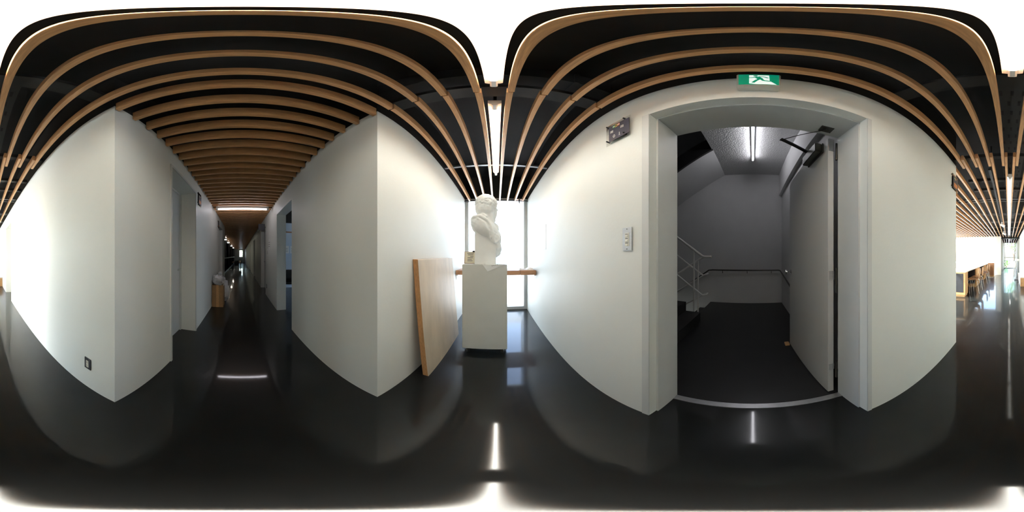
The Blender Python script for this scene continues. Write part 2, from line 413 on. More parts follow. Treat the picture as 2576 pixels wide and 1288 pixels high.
batten('white tube light directly overhead between the two central slats', (-.013, .048, ZT), 1.31, 'tube_lit')
batten('white tube light between the slats nearest the bust window', (-.013, 1.58, ZT), 1.31, 'tube_lit')
for i, lab in enumerate(('first', 'second', 'third', 'fourth', 'fifth')):
    batten(lab + ' dim white tube light of the row leading to the study area', (-.013, -2.93-1.33*i, 2.378), 1.31, 'tube_dim')
batten('tube light in the ceiling of the far passage beyond the dark beam', (-.07, -12.6, ZT), 1.24, 'tube_far')
batten('tube light mounted crosswise under the corridor slats', (-3.86, .035, 2.345), 1.24, 'tube_corridor', R(90)*0)
for i, (lx, lab) in enumerate(((-11.1, 'nearest'), (-13.6, 'second'), (-18.2, 'third'), (-22.4, 'farthest'))):
    batten(lab + ' bright tube behind the black glazed partition', (lx, -1.55, 2.32), 1.24, 'tube_lounge')
# track light
tk = thing('track_light', 'black lighting track with two white spotlights over the hall', 'track light', (.25, 0, 2.43))
B((-.018, -8.6, 0), (.018, -2.1, .03)).build('track_rail', 'tray_black', tk)
for yy in (-2.3, -8.0): B((-.01, yy, .03), (.01, yy+.02, .6)).build('track_hanger', 'tray_black', tk)
for yy in (-5.85, -8.1):
    MB().box((-.02, yy-.06, -.03), (.02, yy+.06, 0)).tube([(0, yy, -.03), (0, yy, -.07)], .008).build('spot_mount', 'white_plastic', tk)
    MB().tube([(.05, yy+.04, -.09), (-.09, yy-.03, -.15)], [.035, .05], 16).build('spot_head', 'white_plastic', tk, True)

# ================================================================ STAIR DOOR
d1 = thing('door_1', 'open grey steel door to the stairwell in its deep white frame', 'door', (0, 0, 0), kind='structure')
fr = MB()
fr.box((.715, DY1-.012, 0), (XB+.01, DY1, DZ)).box((.715, DY0, 0), (XB+.01, DY0+.012, DZ)).box((.715, DY0+.012, DZ-.012), (XB+.01, DY1-.012, DZ))
fr.box((XR-.006, DY1, 0), (XR, DY1+.045, DZ+.0)).box((XR-.006, DY0-.03, 0), (XR, DY0, DZ+.0))
fr.build('frame', 'frame_grey', d1, bevel=.001)
MB().box((.885, DY0+.012, 0), (.935, DY1-.012, .006)).build('threshold', 'metal_brushed', d1)
a = math.atan2(.031, .98)
leaf = B((0, -.043, .012), (.985, 0, 2.15)).build('leaf', 'door_grey', d1, bevel=.002); leaf.location = (.968, -.481, 0); leaf.rotation_euler = (0, 0, a)
kb = MB().lathe([(.030, 0), (.030, .006), (.012, .010), (.012, .035), (.026, .045), (.029, .06), (.024, .072), (.008, .076)], n=20).build('knob', 'chrome', leaf, True)
kb.location = (.925, 0, 1.01); kb.rotation_euler = (R(-90), 0, 0)
cl = MB().box((.06, .0, 2.035), (.35, .012, 2.145)).box((.07, .012, 2.045), (.34, .062, 2.138)).build('door_closer', 'closer_olive', leaf, bevel=.006)
MB().tube([(.27, .035, 2.138), (.27, .035, 2.17)], .014).build('closer_spindle', 'metal_dark', cl, True)
MB().hexa([(1.230, -.447, 2.158), (1.252, -.432, 2.158), (1.096, -.183, 2.154), (1.074, -.195, 2.154), (1.230, -.447, 2.172), (1.252, -.432, 2.172), (1.096, -.183, 2.166), (1.074, -.195, 2.166)]).build('closer_arm', 'metal_dark', d1)
MB().hexa([(1.075, -.195, 2.141), (1.088, -.180, 2.141), (.885, -.405, 2.138), (.872, -.420, 2.138), (1.075, -.195, 2.149), (1.088, -.180, 2.149), (.885, -.405, 2.147), (.872, -.420, 2.147)]).build('closer_arm', 'metal_dark', d1)
MB().box((.84, -.46, 2.147), (.90, -.38, 2.153)).tube([(.87, -.41, 2.13), (.87, -.41, 2.153)], .012).build('closer_bracket', 'metal_dark', d1)
for z in (1.93, .95, .2):
    hg = MB().tube([(.952, -.535, z), (.952, -.535, z+.17)], .0085, 10).build('hinge', 'metal_dark', d1, True)
    MB().box((.9645, -.526, z+.09), (.967, -.486, z+.22 if z > 1.5 else z+.15)).build('hinge_plate', 'metal_brushed', hg)
ds = MB().box((-.02, -.02, 0), (.05, .035, .03)).build('door_stop', 'oak_light', bevel=.004); ds.location = (1.93, -.42, 0)
tag(ds, 'small wooden wedge at the foot of the open stair door', 'door stop')

# ================================================================ STAIRWELL
SX, SYR, SYL = 4.03, -.72, 4.4
struct('wall_stair_back', B((SX, SYR-.2, -1.6), (SX+.2, SYL, 6.5)), 'stair_wall', 'grey back wall of the stairwell with a handrail', 'wall')
struct('wall_stair_right', MB().box((XB, SYR-.2, -.2), (SX, SYR, 2.79)).box((XB, SYR-.2, 2.79), (SX, SYR+.07, 3.42)).box((XB-.02, SYR-.2, 3.42), (SX, SYR, 6.5)), 'stair_wall', 'stairwell side wall behind the open door, with a projecting beam', 'wall')
struct('wall_stair_left', B((XB, SYL, -1.6), (SX+.2, SYL+.2, 6.5)), 'stair_wall', 'far side wall of the stairwell', 'wall')
struct('wall_stair_front', MB().box((XR, 3.62, -1.6), (XB, SYL, 6.5)).box((XB-.02, SYR, CEIL+.15), (XB, 3.62, 6.5)), 'stair_wall', 'stairwell wall above the hall', 'wall')
struct('ceiling_stair', MB().box((XB, SYR, 3.41), (SX, .72, 3.62)), 'stair_ceiling', 'textured grey soffit of the upper landing', 'ceiling')
struct('ceiling_stair_top', B((XB-.3, SYR-.2, 6.5), (SX+.2, SYL+.2, 6.6)), 'stair_wall', 'dark top of the stairwell', 'ceiling')
up = thing('stair_flight', 'dark steps rising to the left behind the doorway', 'stairs', (0, .9, 0))
for i in range(9):
    B((XB+.015, i*.27, 0 if i == 0 else i*.178-.02), (2.69, i*.27+.30, (i+1)*.178)).build('step', 'step_dark', up)
B((XB+.015, 9*.27, 1.4), (SX-.015, SYL-.92, 1.6)).build('half_landing', 'step_dark', up)
dn = thing('stair_flight', 'dark steps going down beside the back wall of the stairwell', 'stairs', (0, 1.08, 0))
for i in range(8):
    B((2.86, i*.27, -(i+1)*.178-.05), (SX-.015, i*.27+.27, -i*.178-.178)).build('step', 'step_dark', dn)
sf = thing('stair_flight', 'pale sloping underside of the upper flight above the stair landing', 'stairs', (0, 0, 0))
MB().prism([(.70, 3.41), (3.2, 3.41-2.5*.625), (3.2, 3.66-2.5*.625), (.70, 3.66)], 'x', 2.83, SX-.012).build('soffit', 'stair_wall', sf)
MB().prism([(.70, 3.41), (3.2, 3.41-2.5*.625), (3.2, 3.78-2.5*.625), (.70, 3.78)], 'x', 2.78, 2.83).build('stringer', 'step_dark', sf)  # stringer coloured dark to stand for the shade on its inner side
ur = thing('stair_railing', 'white railing of the upper flight glimpsed above the landing', 'railing', (2.80, 0, 0))
for y in (.85, 1.7, 2.5): MB().tube([(0, y, 3.76-(y-.7)*.625), (0, y, 4.6-(y-.7)*.625)], .014).build('post', 'rail_white', ur, True)
MB().tube([(0, .7, 4.6), (0, 3.2, 4.6-2.5*.625)], .02).build('handrail', 'rail_white', ur, True)
ra = thing('stair_railing', 'white painted steel railing beside the lower stair flights', 'railing', (0, 0, 0))
MB().tube([(2.72, 1.03, 0), (2.72, 1.03, 1.30)], .016).build('post', 'rail_white', ra, True)
MB().tube([(2.84, .995, 0), (2.84, .995, 1.12)], .016).build('post', 'rail_white', ra, True)
MB().tube([(2.72, 2.1, 1.05), (2.72, 2.1, 2.07)], .016).build('post', 'rail_white', ra, True)
sl_ = .712
MB().tube([(2.72, .705, 1.190), (2.72, .83, 1.186), (2.72, .87, 1.197), (2.72, 1.384, 1.567), (2.72, 3.2, 1.567+(3.2-1.384)*sl_)], .022, 12).build('handrail', 'rail_white', ra, True)
MB().tube([(2.85, .86, 1.186), (2.85, .93, 1.165), (2.85, 3.0, 1.165-2.07*.65)], .02, 12).build('handrail', 'rail_white', ra, True)
for z0 in (.864, .498):
    MB().tube([(2.72, 3.2, z0+(3.2-.863)*.70), (2.72, .863, z0), (2.74, .80, z0+.01), (2.83, .80, z0+.02), (2.85, .88, z0-.01), (2.85, 2.6, z0-1.10)], .0125).build('mid_rail', 'rail_white', ra, True)
wh = thing('wall_handrail', 'slim metal handrail along the back wall of the stairwell', 'handrail', (0, 0, 0))
MB().tube([(3.97, 2.6, -.21), (3.97, 1.10, .84), (3.97, 1.0, .85), (3.97, -.62, .85), (3.93, -.665, .84), (2.6, -.665, .60)], .017, 12).build('rail', 'metal_dark', wh, True)
for y in (.75, .14, -.45):
    MB().tube([(3.97, y, .84), (3.97, y, .78), (SX, y, .78)], .007, 8).build('bracket', 'metal_dark', wh)
st = batten('tube light on the textured soffit inside the stairwell', (2.62, .0, 3.335), 1.24, 'tube_stair', R(90), .05)
for ch in list(st.children):
    if ch.name.startswith('hanger'): bpy.data.objects.remove(ch)

# ================================================================ RIGHT WALL FITTINGS
ex = thing('exit_sign', 'green and white running man exit sign above the stair door', 'exit sign', (XR, -.022, 2.25))
B((-.052, -.083, 0), (0, .083, .182)).build('case', 'exit_case', ex, bevel=.004)
B((-.0545, -.075, .008), (-.0525, .075, .172)).build('green_panel', 'exit_green', ex)
def flat(name, poly, m, parent, x0, x1): return MB().prism(poly, 'x', x0, x1).build(name, m, parent)
# y to the left seen from the hall is +y
flat('white_doorway', [(.036, .02), (.036, .155), (-.038, .155), (-.040, .06), (-.066, .008), (.01, .008)], 'exit_white', ex, -.0556, -.0546)
fig = MB()
def limb(pts, wd):
    for (a0, b0), (a1, b1) in zip(pts[:-1], pts[1:]):
        dx, dy = a1-a0, b1-b0; L_ = math.hypot(dx, dy) or 1; nx, ny = -dy/L_*wd/2, dx/L_*wd/2
        fig.prism([(a0+nx, b0+ny), (a1+nx, b1+ny), (a1-nx, b1-ny), (a0-nx, b0-ny)], 'x', -.0564, -.0557)
fig.prism([(.012+.009*math.cos(t*.5236), .143+.009*math.sin(t*.5236)) for t in range(12)], 'x', -.0564, -.0557)
limb([(.008, .126), (-.006, .088)], .022)
limb([(.006, .128), (.022, .112), (.040, .108)], .008)
limb([(.000, .130), (-.020, .126), (-.034, .108)], .008)
limb([(-.004, .092), (.010, .066), (.022, .030)], .012)
limb([(-.008, .090), (-.018, .062), (-.044, .056)], .011)
fig.build('running_figure', 'exit_green', ex)
B((-.045, -.07, -.004), (-.01, .07, 0)).build('lower_lens', 'exit_case', ex)

def plate(label, loc, rotz, w_=.205, h_=.225, orange=False, small=False):
    """clear plate on black studs, local: +x along wall to the right as seen, facing -y"""
    e = thing('door_sign', label, 'sign', loc, rotz)
    B((-w_/2, -.019, 0), (w_/2, -.015, h_)).build('clear_plate', 'acrylic', e)
    B((-w_/2+.030, -.0212, .024), (w_/2-.004, -.0192, h_-.034)).build('dark_panel', 'sign_navy', e)
    for sx in (-w_/2+.013, w_/2-.045):
        for sz in (.045, h_-.016):
            MB().tube([(sx, -.027, sz), (sx, 0, sz)], .006, 10).build('stud', 'rubber', e, True)
    RX = Matrix.Rotation(R(90), 4, 'X')
    px0, px1, pz0, pz1 = -w_/2+.030, w_/2-.004, .024, h_-.034
    U = lambda u, v: (px0+(px1-px0)*u, pz1+(pz0-pz1)*v)
    for k, (m_, u) in enumerate((('flag_green', .27), ('flag_yellow', .39), ('flag_red', .51))):
        x, z = U(u, .13)
        fl = B((x-.0095, -.0222, z-.014), (x+.0095, -.0213, z+.014)).build('colour_block', m_, e)
        if k != 1: B((x-.0085, -.0226, z-.005), (x+.0085, -.0223, z+.006)).build('white_bar', 'letter_white', fl)
        else: B((x-.0085, -.0226, z-.006), (x+.0085, -.0223, z+.005)).build('dark_bar', 'sign_navy', fl)
    if orange:
        x, z = U(.5, .7); B((x-.06, -.0222, z-.03), (x+.06, -.0213, z+.03)).build('orange_panel', 'sign_orange', e)
    else:
        for s_, u, v, sz in (('階', .16, .42, .030), ('段', .68, .40, .030), ('0', .28, .77, .042), ('1', .55, .77, .042)):
            x, z = U(u, v); text('lettering', s_, sz, 'letter_white', e, Matrix.Translation((x, -.0217, z)) @ RX)
        x, z = U(.55, .77); B((x-.007, -.0222, z-.0165), (x+.008, -.0213, z-.0145)).build('lettering_serif', 'letter_white', e)
    return e
# facing -X on the right wall: local -y -> world -x  => rotate by -90 deg
plate('clear plate sign reading 階段 01 beside the stair door', (XR, .70, 2.008), R(-90))
plate('dark room sign on clear plate at the far end of the right wall', (XR, -1.86, 2.03), R(-90), orange=True)
plate('dark room sign on clear plate beside the nearest corridor door', (-2.53, CY0, 2.02), R(180), orange=True)
plate('dark room sign on clear plate further along the corridor', (-4.75, CY0, 2.02), R(180), orange=True)
sw = thing('light_switch', 'steel light switch plate with three cream rockers by the stair door', 'light switch', (XR, .632, 1.295), R(-90))
B((-.038, -.007, -.066), (.038, 0, .066)).build('plate', 'metal_brushed', sw, bevel=.003)
B((-.014, -.0085, -.040), (.016, -.007, .034)).build('insert', 'switch_cream', sw)
for k in range(3):
    z = .018-.025*k
    rk = B((-.011, -.0115, z-.008), (.009, -.0085, z+.004)).build('rocker', 'switch_cream', sw, bevel=.001)
    B((-.011, -.0092, z+.007), (.010, -.0086, z+.010)).build('slot', 'ink', rk)
for z in (.056, -.056): MB().tube([(0, -.009, z), (0, -.006, z)], .003, 8).build('screw', 'metal_dark', sw)
so_ = thing('wall_socket', 'dark metal wall socket low on the bright wall near the corridor corner', 'socket', (XL, -.931, .305), R(90))
B((-.037, -.008, -.06), (.037, 0, .06)).build('plate', 'plate_dark', so_, bevel=.003)
ins = B((-.014, -.011, -.036), (.014, -.008, .036)).build('insert', 'switch_cream', so_, bevel=.001)
for z in (.016, -.016):
    for sx in (-.005, .005): B((sx-.001, -.0116, z-.006), (sx+.001, -.011, z+.006)).build('slot', 'ink', ins)
pp = B((XR-.004, 2.10, 1.29), (XR-.001, 2.275, 1.635)).build('paper_sheet', 'paper'); tag(pp, 'blank white sheet stuck on the right wall near the window', 'paper')
# corridor notices on the far wall
for (px, z, w_, h_, lab) in ((-4.30, 1.36, .22, .30, 'upper white notice taped to the corridor wall past the classroom opening'), (-4.62, 1.2, .15, .2, 'lower white notice taped to the corridor wall past the classroom opening')):
    nb = thing('notice', lab, 'notice', (px, CY1, z)); B((-w_/2, -.004, 0), (w_/2, -.001, h_)).build('sheet', 'paper', nb)
    for k in range(3): B((-w_/2+.02, -.005, h_*(.3+.18*k)), (w_/2-.03, -.0042, h_*(.3+.18*k)+.012)).build('print_line', 'ink', nb)
hb = thing('hanging_sign', 'small dark sign board projecting from the corridor wall', 'sign', (-5.0, CY1, 2.0))
B((-.012, -.22, 0), (.012, -.02, .2)).build('board', 'panel_black', hb); B((-.006, -.02, .08), (.006, 0, .12)).build('bracket', 'metal_dark', hb)
s2 = thing('wall_socket', 'small socket plate low on the corridor wall beyond the classroom opening', 'socket', (-4.75, CY1, .30))
B((-.037, -.008, -.06), (.037, 0, .06)).build('plate', 'plate_dark', s2, bevel=.002); B((-.015, -.010, -.03), (.015, -.008, .03)).build('insert', 'switch_cream', s2)

# ================================================================ PLINTH, BUST, BOARD, SHELF
pl = thing('plinth', 'tall white plinth on black casters carrying the bust', 'plinth', (-.134, 1.985, 0))
B((-.245, -.235, .07), (.245, .235, 1.106)).build('box', 'plinth_white', pl, bevel=.003)
for sx, sy, an in ((-.185, -.20, 20), (.20, -.20, -35), (-.19, .19, 60), (.19, .19, 10)):
    c = thing('caster', None, None); c.parent = pl; c.location = (sx, sy, 0); c.rotation_euler = (0, 0, R(an))
    MB().tube([(-.012, 0, .028), (.012, 0, .028)], .028, 18).build('wheel', 'rubber', c, True)
    MB().box((-.018, -.02, .028), (-.014, .022, .062)).box((.014, -.02, .028), (.018, .022, .062)).box((-.03, -.03, .060), (.03, .03, .070)).tube([(-.02, 0, .028), (.02, 0, .028)], .007).build('fork', 'chrome', c)
# bust
bu = thing('bust', 'white plaster bust seen from behind, draped over one shoulder, on the plinth', 'bust', (-.13, 1.95, 1.106))
Y = 0
raw = MB()
raw.ell((.0, .0, .735), (.132, .15, .124)).ell((-.012, -.02, .665), (.118, .125, .11)).ell((.058, .06, .625), (.072, .09, .105)).ell((.075, .115, .655), (.06, .07, .10))
raw.ell((.095, .185, .64), (.018, .03, .035)).ell((.075, .14, .70), (.075, .055, .03)).ell((.08, .145, .56), (.035, .04, .03)).ell((.115, .02, .66), (.012, .02, .035))
raw.tube([(.0, -.01, .66), (-.012, -.01, .56), (-.02, 0, .46)], [.103, .100, .13], 18)
rotb = Matrix.Rotation(R(36), 3, 'Y')
raw.ell((-.02, -.01, .435), (.19, .15, .112), 20, 12, rotb)
raw.ell((-.092, -.01, .478), (.091, .13, .080)).ell((-.085, .0, .445), (.086, .115, .078))
raw.ell((.085, .05, .305), (.102, .15, .125)).ell((.112, .06, .19), (.076, .13, .115)).ell((.06, .17, .44), (.10, .10, .10)).ell((.04, .06, .33), (.10, .13, .14))
raw.tube([(-.170, -.03, .535), (-.135, -.105, .553), (-.06, -.135, .553), (.02, -.135, .505), (.06, -.125, .42), (.085, -.115, .33), (.098, -.10, .235)], [.014, .019, .020, .022, .022, .020, .010], 12)
raw.tube([(-.155, -.06, .515), (-.08, -.14, .520), (-.015, -.152, .47), (.035, -.145, .38), (.06, -.12, .28)], [.010, .014, .016, .016, .008], 12)
raw.tube([(-.085, -.115, .566), (-.03, -.125, .570), (.02, -.105, .548)], [.012, .022, .012], 12)
raw.tube([(.14, -.05, .335), (.165, -.04, .29), (.12, -.075, .255), (.10, -.085, .235)], [.010, .016, .014, .008], 10)
me = raw.mesh('figure', 'plaster'); o = bpy.data.objects.new('figure', me); COL.objects.link(o)
md = o.modifiers.new('r', 'REMESH'); md.mode = 'VOXEL'; md.voxel_size = .0065
ms = o.modifiers.new('s', 'SMOOTH'); ms.factor = .5; ms.iterations = 9
dg = bpy.context.evaluated_depsgraph_get(); m2 = bpy.data.meshes.new_from_object(o.evaluated_get(dg)); m2.name = 'figure'
m2.calc_loop_triangles() if hasattr(m2, 'calc_loop_triangles') else None
nrm = [v.normal.copy() for v in m2.vertices]
for v, nn in zip(m2.vertices, nrm):
    p = v.co; hair = min(1, max(0, (p.z-.645-.5*max(0, p.y-.03))/.05))
    dd = 0
    if hair > 0:
        q = Vector((p.x*34, p.y*34, p.z*40)); ww = noise.noise(q*.45)*1.6
        dd += hair*(.009*noise.noise(q+Vector((ww, ww, 0)))+.005*noise.noise(q*2.1)+.003)
    body = min(1, max(0, (.54-p.z)/.03))
    if body > 0:
        t = (p.x*.62+p.z*.80)                     # across the folds, which run down to the right
        wv = noise.noise(Vector((p.x*7, p.y*7, p.z*7)))*1.6
        dd += body*(.0016*math.sin(t*80+wv*2)+.0010*math.sin(t*170+wv*4))
    v.co = p + nn*dd
m2.materials.clear(); m2.materials.append(M['plaster'])
for p in m2.polygons: p.use_smooth = True
o.modifiers.clear(); o.data = m2; o.parent = bu
MB().hexa([(-.125, -.105, .0), (.118, -.105, .0), (.118, .10, .0), (-.125, .10, .0), (-.125, -.075, .43), (.118, -.075, .40), (.118, .06, .40), (-.125, .06, .43)]).build('support_block', 'plaster', bu, bevel=.004)
MB().box((-.02, -.1065, .0), (.0, -.1045, .004)).build('base_mark', 'ink', bu)
# card and papers on the plinth
cdn = thing('card_stand', 'small wooden framed text card standing on the plinth left of the bust', 'card', (-.335, 2.02, 1.106))
MB().hexa([(-.075, .0, 0), (.075, .0, 0), (.075, .012, 0), (-.075, .012, 0), (-.075, .025, .15), (.075, .025, .15), (.075, .037, .15), (-.075, .037, .15)]).build('frame', 'oak_shelf', cdn)
MB().hexa([(-.068, -.002, .006), (.075, -.002, .006), (.075, .001, .006), (-.068, .001, .006), (-.068, .0215, .146), (.075, .0215, .146), (.075, .026, .146), (-.068, .026, .146)]).build('text_sheet', 'paper_cream', cdn)
for k, (xa, xb_) in enumerate(((-.04, .045), (-.03, .04), (.0, .04), (-.035, .035), (-.035, .02), (-.035, .03))):
    z = .125-.019*k; yy = -.002+z*.168
    B((xa, yy-.003, z), (xb_, yy-.001, z+.006)).build('text_line', 'plate_dark', cdn)
B((.03, .012, .140), (.075, .042, .162)).build('clip', 'rubber', cdn)
sh = thing('paper_sheets', 'white printed sheets folded over the front edge of the plinth', 'paper', (-.10, 1.75, 1.108))
def sheet(mb, pts_top, pts_hang):
    b = len(mb.v); mb.v += pts_top + pts_hang
top1 = MB().prism([(-.055, .003), (.185, .003), (.185, .085), (-.055, .085)], 'z', 0, .001); top1.build('sheet_top', 'paper', sh)
MB().prism([(-.055, 0), (.0, -.075), (.185, 0)], 'y', -.006, -.004).build('sheet_corner', 'paper', sh)
MB().prism([(-.01, .0), (.028, -.035), (.165, .0)], 'y', -.009, -.0075).build('sheet_corner', 'paper', sh)
for k in range(4): B((.045+.018*k, -.0105, -.015+.0035*k), (.054+.018*k, -.0095, -.0105+.0035*k)).build('print_mark', 'ink', sh)
B((-.06, -.008, 0), (.19, .003, .0015)).build('sheet_fold', 'paper', sh)
ws = B((-.375, 1.78, 1.1075), (-.27, 1.93, 1.109)).build('paper_sheet', 'paper'); tag(ws, 'loose white sheet lying on the plinth before the text card', 'paper')
# leaning board
bd = thing('leaning_board', 'pale plywood board leaning against the left wall beside the plinth', 'board', (0, 0, 0))
xb0, xt0, th, zt, ya, yb = -.588, -.683, .05, 1.172, 1.205, 2.255
def brd(x_off0, x_off1, y0, y1):
    return MB().hexa([(xb0+x_off0, y0, .004), (xb0+x_off1, y0, .0), (xb0+x_off1, y1, 0), (xb0+x_off0, y1, .004), (xt0+x_off0, y0, zt), (xt0+x_off1, y0, zt-.004), (xt0+x_off1, y1, zt-.004), (xt0+x_off0, y1, zt)])
brd(.0, th-.004, ya, yb).build('core', 'plywood_edge', bd); brd(th-.004, th, ya, yb).build('face_panel', 'plywood_face', bd)
# window shelf
wsf = thing('window_shelf', 'wooden shelf spanning the hall in front of the bright window', 'shelf', (0, 0, 0))
B((XL+.012, 2.62, .888), (.376, 3.1, .962)).build('plank', 'oak_shelf', wsf, bevel=.003); B((.379, 2.62, .888), (XR-.012, 3.1, .962)).build('plank', 'oak_shelf', wsf, bevel=.003)
for x in (XL+.003, XR-.033): MB().box((x, 2.66, .868), (x+.03, 3.06, .888)).box((x, 2.68, .80), (x+.004, 2.72, .868)).build('bracket', 'rail_white', wsf)
bk = thing('open_book', 'open booklet lying on the window shelf at the right', 'book', (.50, 2.75, .962))
MB().prism([(-.13, .0), (-.12, .035), (-.03, .012), (.0, .010), (0, 0)], 'y', -.07, .1).build('left_pages', 'paper', bk); MB().prism([(.0, .0), (0, .010), (.05, .045), (.10, .03), (.11, 0)], 'y', -.07, .1).build('right_pages', 'paper', bk)
hk = thing('ceiling_hook', 'small dark hook with a thin cord hanging before the window', 'hook', (.455, 3.30, 2.36))
MB().tube([(0, 0, .04), (0, 0, .0), (.0, 0, -.05)], [.02, .012, .008], 8).build('hook', 'metal_dark', hk); MB().tube([(0, 0, -.05), (-.02, 0, -.5)], .0015, 6).build('cord', 'metal_dark', hk)
B((-.06, -.02, .04), (.08, .06, .052)).build('plate', 'oak_shelf', hk)
B((XL, 3.40, 2.40), (XR, 3.43, 2.43)).build('furring_bar', 'bar_steel', ceiling)

# ================================================================ CORRIDOR THINGS
cb = thing('cardboard_box', 'brown cardboard box standing by the corridor wall', 'box', (-3.82, -.53, 0))
MB().box((-.15, -.13, 0), (-.144, .13, .53)).box((.144, -.13, 0), (.15, .13, .53)).box((-.144, -.13, 0), (.144, -.124, .53)).box((-.144, .124, 0), (.144, .13, .53)).box((-.144, -.124, 0), (.144, .124, .006)).build('carton', 'cardboard', cb)
B((.1502, -.03, .0), (.1508, .03, .53)).build('tape', 'oak_light', cb)
def crumple(name, c, r, seed, m, parent):
    mb = MB().ell(c, r, 22, 14); k = []
    for v in mb.v:
        q = Vector(v); n_ = noise.noise(q*14+Vector((seed, 0, 0)))*.35+noise.noise(q*30)*.15
        d_ = q-Vector(c); k.append(tuple(Vector(c)+d_*(1+n_)))
    mb.v = k; return mb.build(name, m, parent, True)
g1 = thing('rubbish_bag', 'crumpled white plastic bag lining the top of the cardboard box', 'bag', (-3.82, -.53, .5)); crumple('bag', (0, 0, .13), (.15, .14, .13), 1, 'bag_white', g1)
crumple('knot', (.02, .04, .28), (.05, .04, .05), 4, 'bag_white', g1); MB().prism([(-.06, -.0), (.10, 0), (.12, .045), (-.08, .045)], 'y', .13, .137).build('hanging_edge', 'paper', g1)
g2 = thing('rubbish_bag', 'white plastic bag slumped on the corridor floor behind the cardboard box', 'bag', (-4.2, -.45, 0)); crumple('bag', (0, 0, .28), (.15, .16, .30), 9, 'bag_white', g2); crumple('knot', (0, 0, .60), (.05, .05, .06), 5, 'bag_white', g2)
# chairs
def shell_chair(name, label, loc, rotz, wood, group):
    e = thing(name, label, 'chair', loc, rotz, group)       # local: faces +y
    sm = MB(); prof = [(-.21, .80), (-.215, .70), (-.20, .58), (-.185, .50), (-.14, .455), (0, .44), (.16, .452), (.21, .44)]
    b = 0; t = .011
    def strip(pr, wds):
        m_ = MB(); n_ = len(pr)
        for (y, z), wd in zip(pr, wds):
            for k in range(5):
                u = (k-2)/2; m_.v.append((u*wd, y+abs(u)**2*.025*(1 if z > .5 else 0), z+abs(u)**2*.012*(0 if z > .5 else 1)))
        for i in range(n_-1):
            for k in range(4): m_.f.append((i*5+k, i*5+k+1, (i+1)*5+k+1, (i+1)*5+k))
        return m_
    def solid(m_, nm):
        o_ = m_.build(nm, wood, e, True); so = o_.modifiers.new('t', 'SOLIDIFY'); so.thickness = t; so.offset = 0
        return o_
    solid(strip(prof[:4], (.15, .19, .19, .15)), 'backrest'); solid(strip(prof[3:], (.15, .17, .2, .2, .18)), 'seat')
    for s in (-1, 1):
        MB().tube([(s*.19, .20, 0), (s*.17, .15, .40), (s*.15, .10, .432)], .0085, 8).build('leg', 'chrome', e, True)
        MB().tube([(s*.19, -.21, 0), (s*.17, -.15, .40), (s*.15, -.10, .432)], .0085, 8).build('leg', 'chrome', e, True)
        MB().tube([(s*.15, -.10, .432), (s*.15, .10, .432)], .008, 8).build('side_bar', 'chrome', e, True)
    return e
shell_chair('classroom_chair', 'dark chair seen through the classroom opening off the corridor', (-4.35, 1.32, 0), R(-100), 'chair_black', None)
for k in range(2):
    nb = thing('notice', ('left' if k == 0 else 'right') + ' white notice pinned on the pale blue classroom wall', 'notice', (-5.9, 1.70+.23*k, 1.30))
    B((.001, -.09, 0), (.004, .09, .28)).build('sheet', 'paper', nb)
    for j in range(3): B((.0042, -.06, .06+.06*j), (.005, .05, .07+.06*j)).build('print_line', 'ink', nb)
# lounge far down the corridor
for i, (tx, ty, lab) in enumerate(((-13.5, -.35, 'near orange topped table far along the corridor'), (-16.5, -.30, 'far orange topped table at the end of the corridor'))):
    e = thing('lounge_table', lab, 'table', (tx, ty, 0)); B((-.45, -.35, .68), (.45, .35, .72)).build('tabletop', 'table_orange', e)
    for sx in (-.4, .4):
        for sy in (-.3, .3): MB().tube([(sx, sy, 0), (sx, sy, .68)], .02, 8).build('leg', 'chair_black', e)
for i, (tx, ty, rz, lab) in enumerate(((-14.4, -.35, 90, 'dark chair between the two orange tables down the corridor'), (-12.6, -.35, -90, 'dark chair on the near side of the orange tables down the corridor'), (-18.0, -.1, 90, 'dark chair before the small window at the end of the corridor'))):
    shell_chair('lounge_chair', lab, (tx, ty, 0), R(rz), 'chair_black', None)

# ================================================================ STUDY AREA THINGS
def study_desk(label, y0, L):
    e = thing('study_desk', label, 'desk', (1.24, y0, 0), 0, 'wooden study desks')
    B((-.02, -L, .725), (.62, 0, .757)).build('desktop', 'desk_top', e, bevel=.002)
    for yy in (0, -L+.33):
        pn = MB().box((0, yy-.33, .06), (.6, yy, .725)).build('end_panel', 'oak_light', e)
        B((.05, yy+.0005, .13), (.6, yy+.003, .69)).build('black_inset', 'panel_black', pn)
        B((.02, yy-.31, 0), (.6, yy-.02, .06)).build('plinth', 'oak_light', pn)
    B((.40, -L+.33, .12), (.42, -.33, .725)).build('modesty_panel', 'panel_black', e)
    B((.38, -L+.33, 0), (.42, -.33, .12)).build('kick_board', 'oak_light', e)
    return e
study_desk('nearest wooden study desk with a black end panel', -4.5, 1.95)
study_desk('middle wooden study desk of the row by the bright wall', -6.5, 1.95)
study_desk('farthest wooden study desk of the row by the bright wall', -8.5, 1.2)
cbn = thing('wooden_cabinet', 'dark brown wooden cabinet at the far end of the desk row', 'cabinet', (1.03, -9.25, 0))
B((-.17, -.3, .1), (.17, 0, .80)).build('body', 'oak_shelf', cbn); B((-.16, .001, .12), (.16, .012, .78)).build('door', 'oak_shelf', cbn); B((-.17, -.3, 0), (.17, .0, .1)).build('base', 'oak_light', cbn)
c0 = shell_chair('study_chair', 'nearest plywood chair with chrome legs tucked at the study desks', (1.13, -5.18, 0), R(-90), 'chair_wood', 'plywood chairs along the study desks')
for yy, lab in ((-5.82, 'second plywood chair along the study desks'), (-7.06, 'third plywood chair along the study desks'), (-7.8, 'farthest plywood chair along the study desks')):
    c = copy_tree(c0); c.location = (1.13, yy, 0); c['label'] = lab
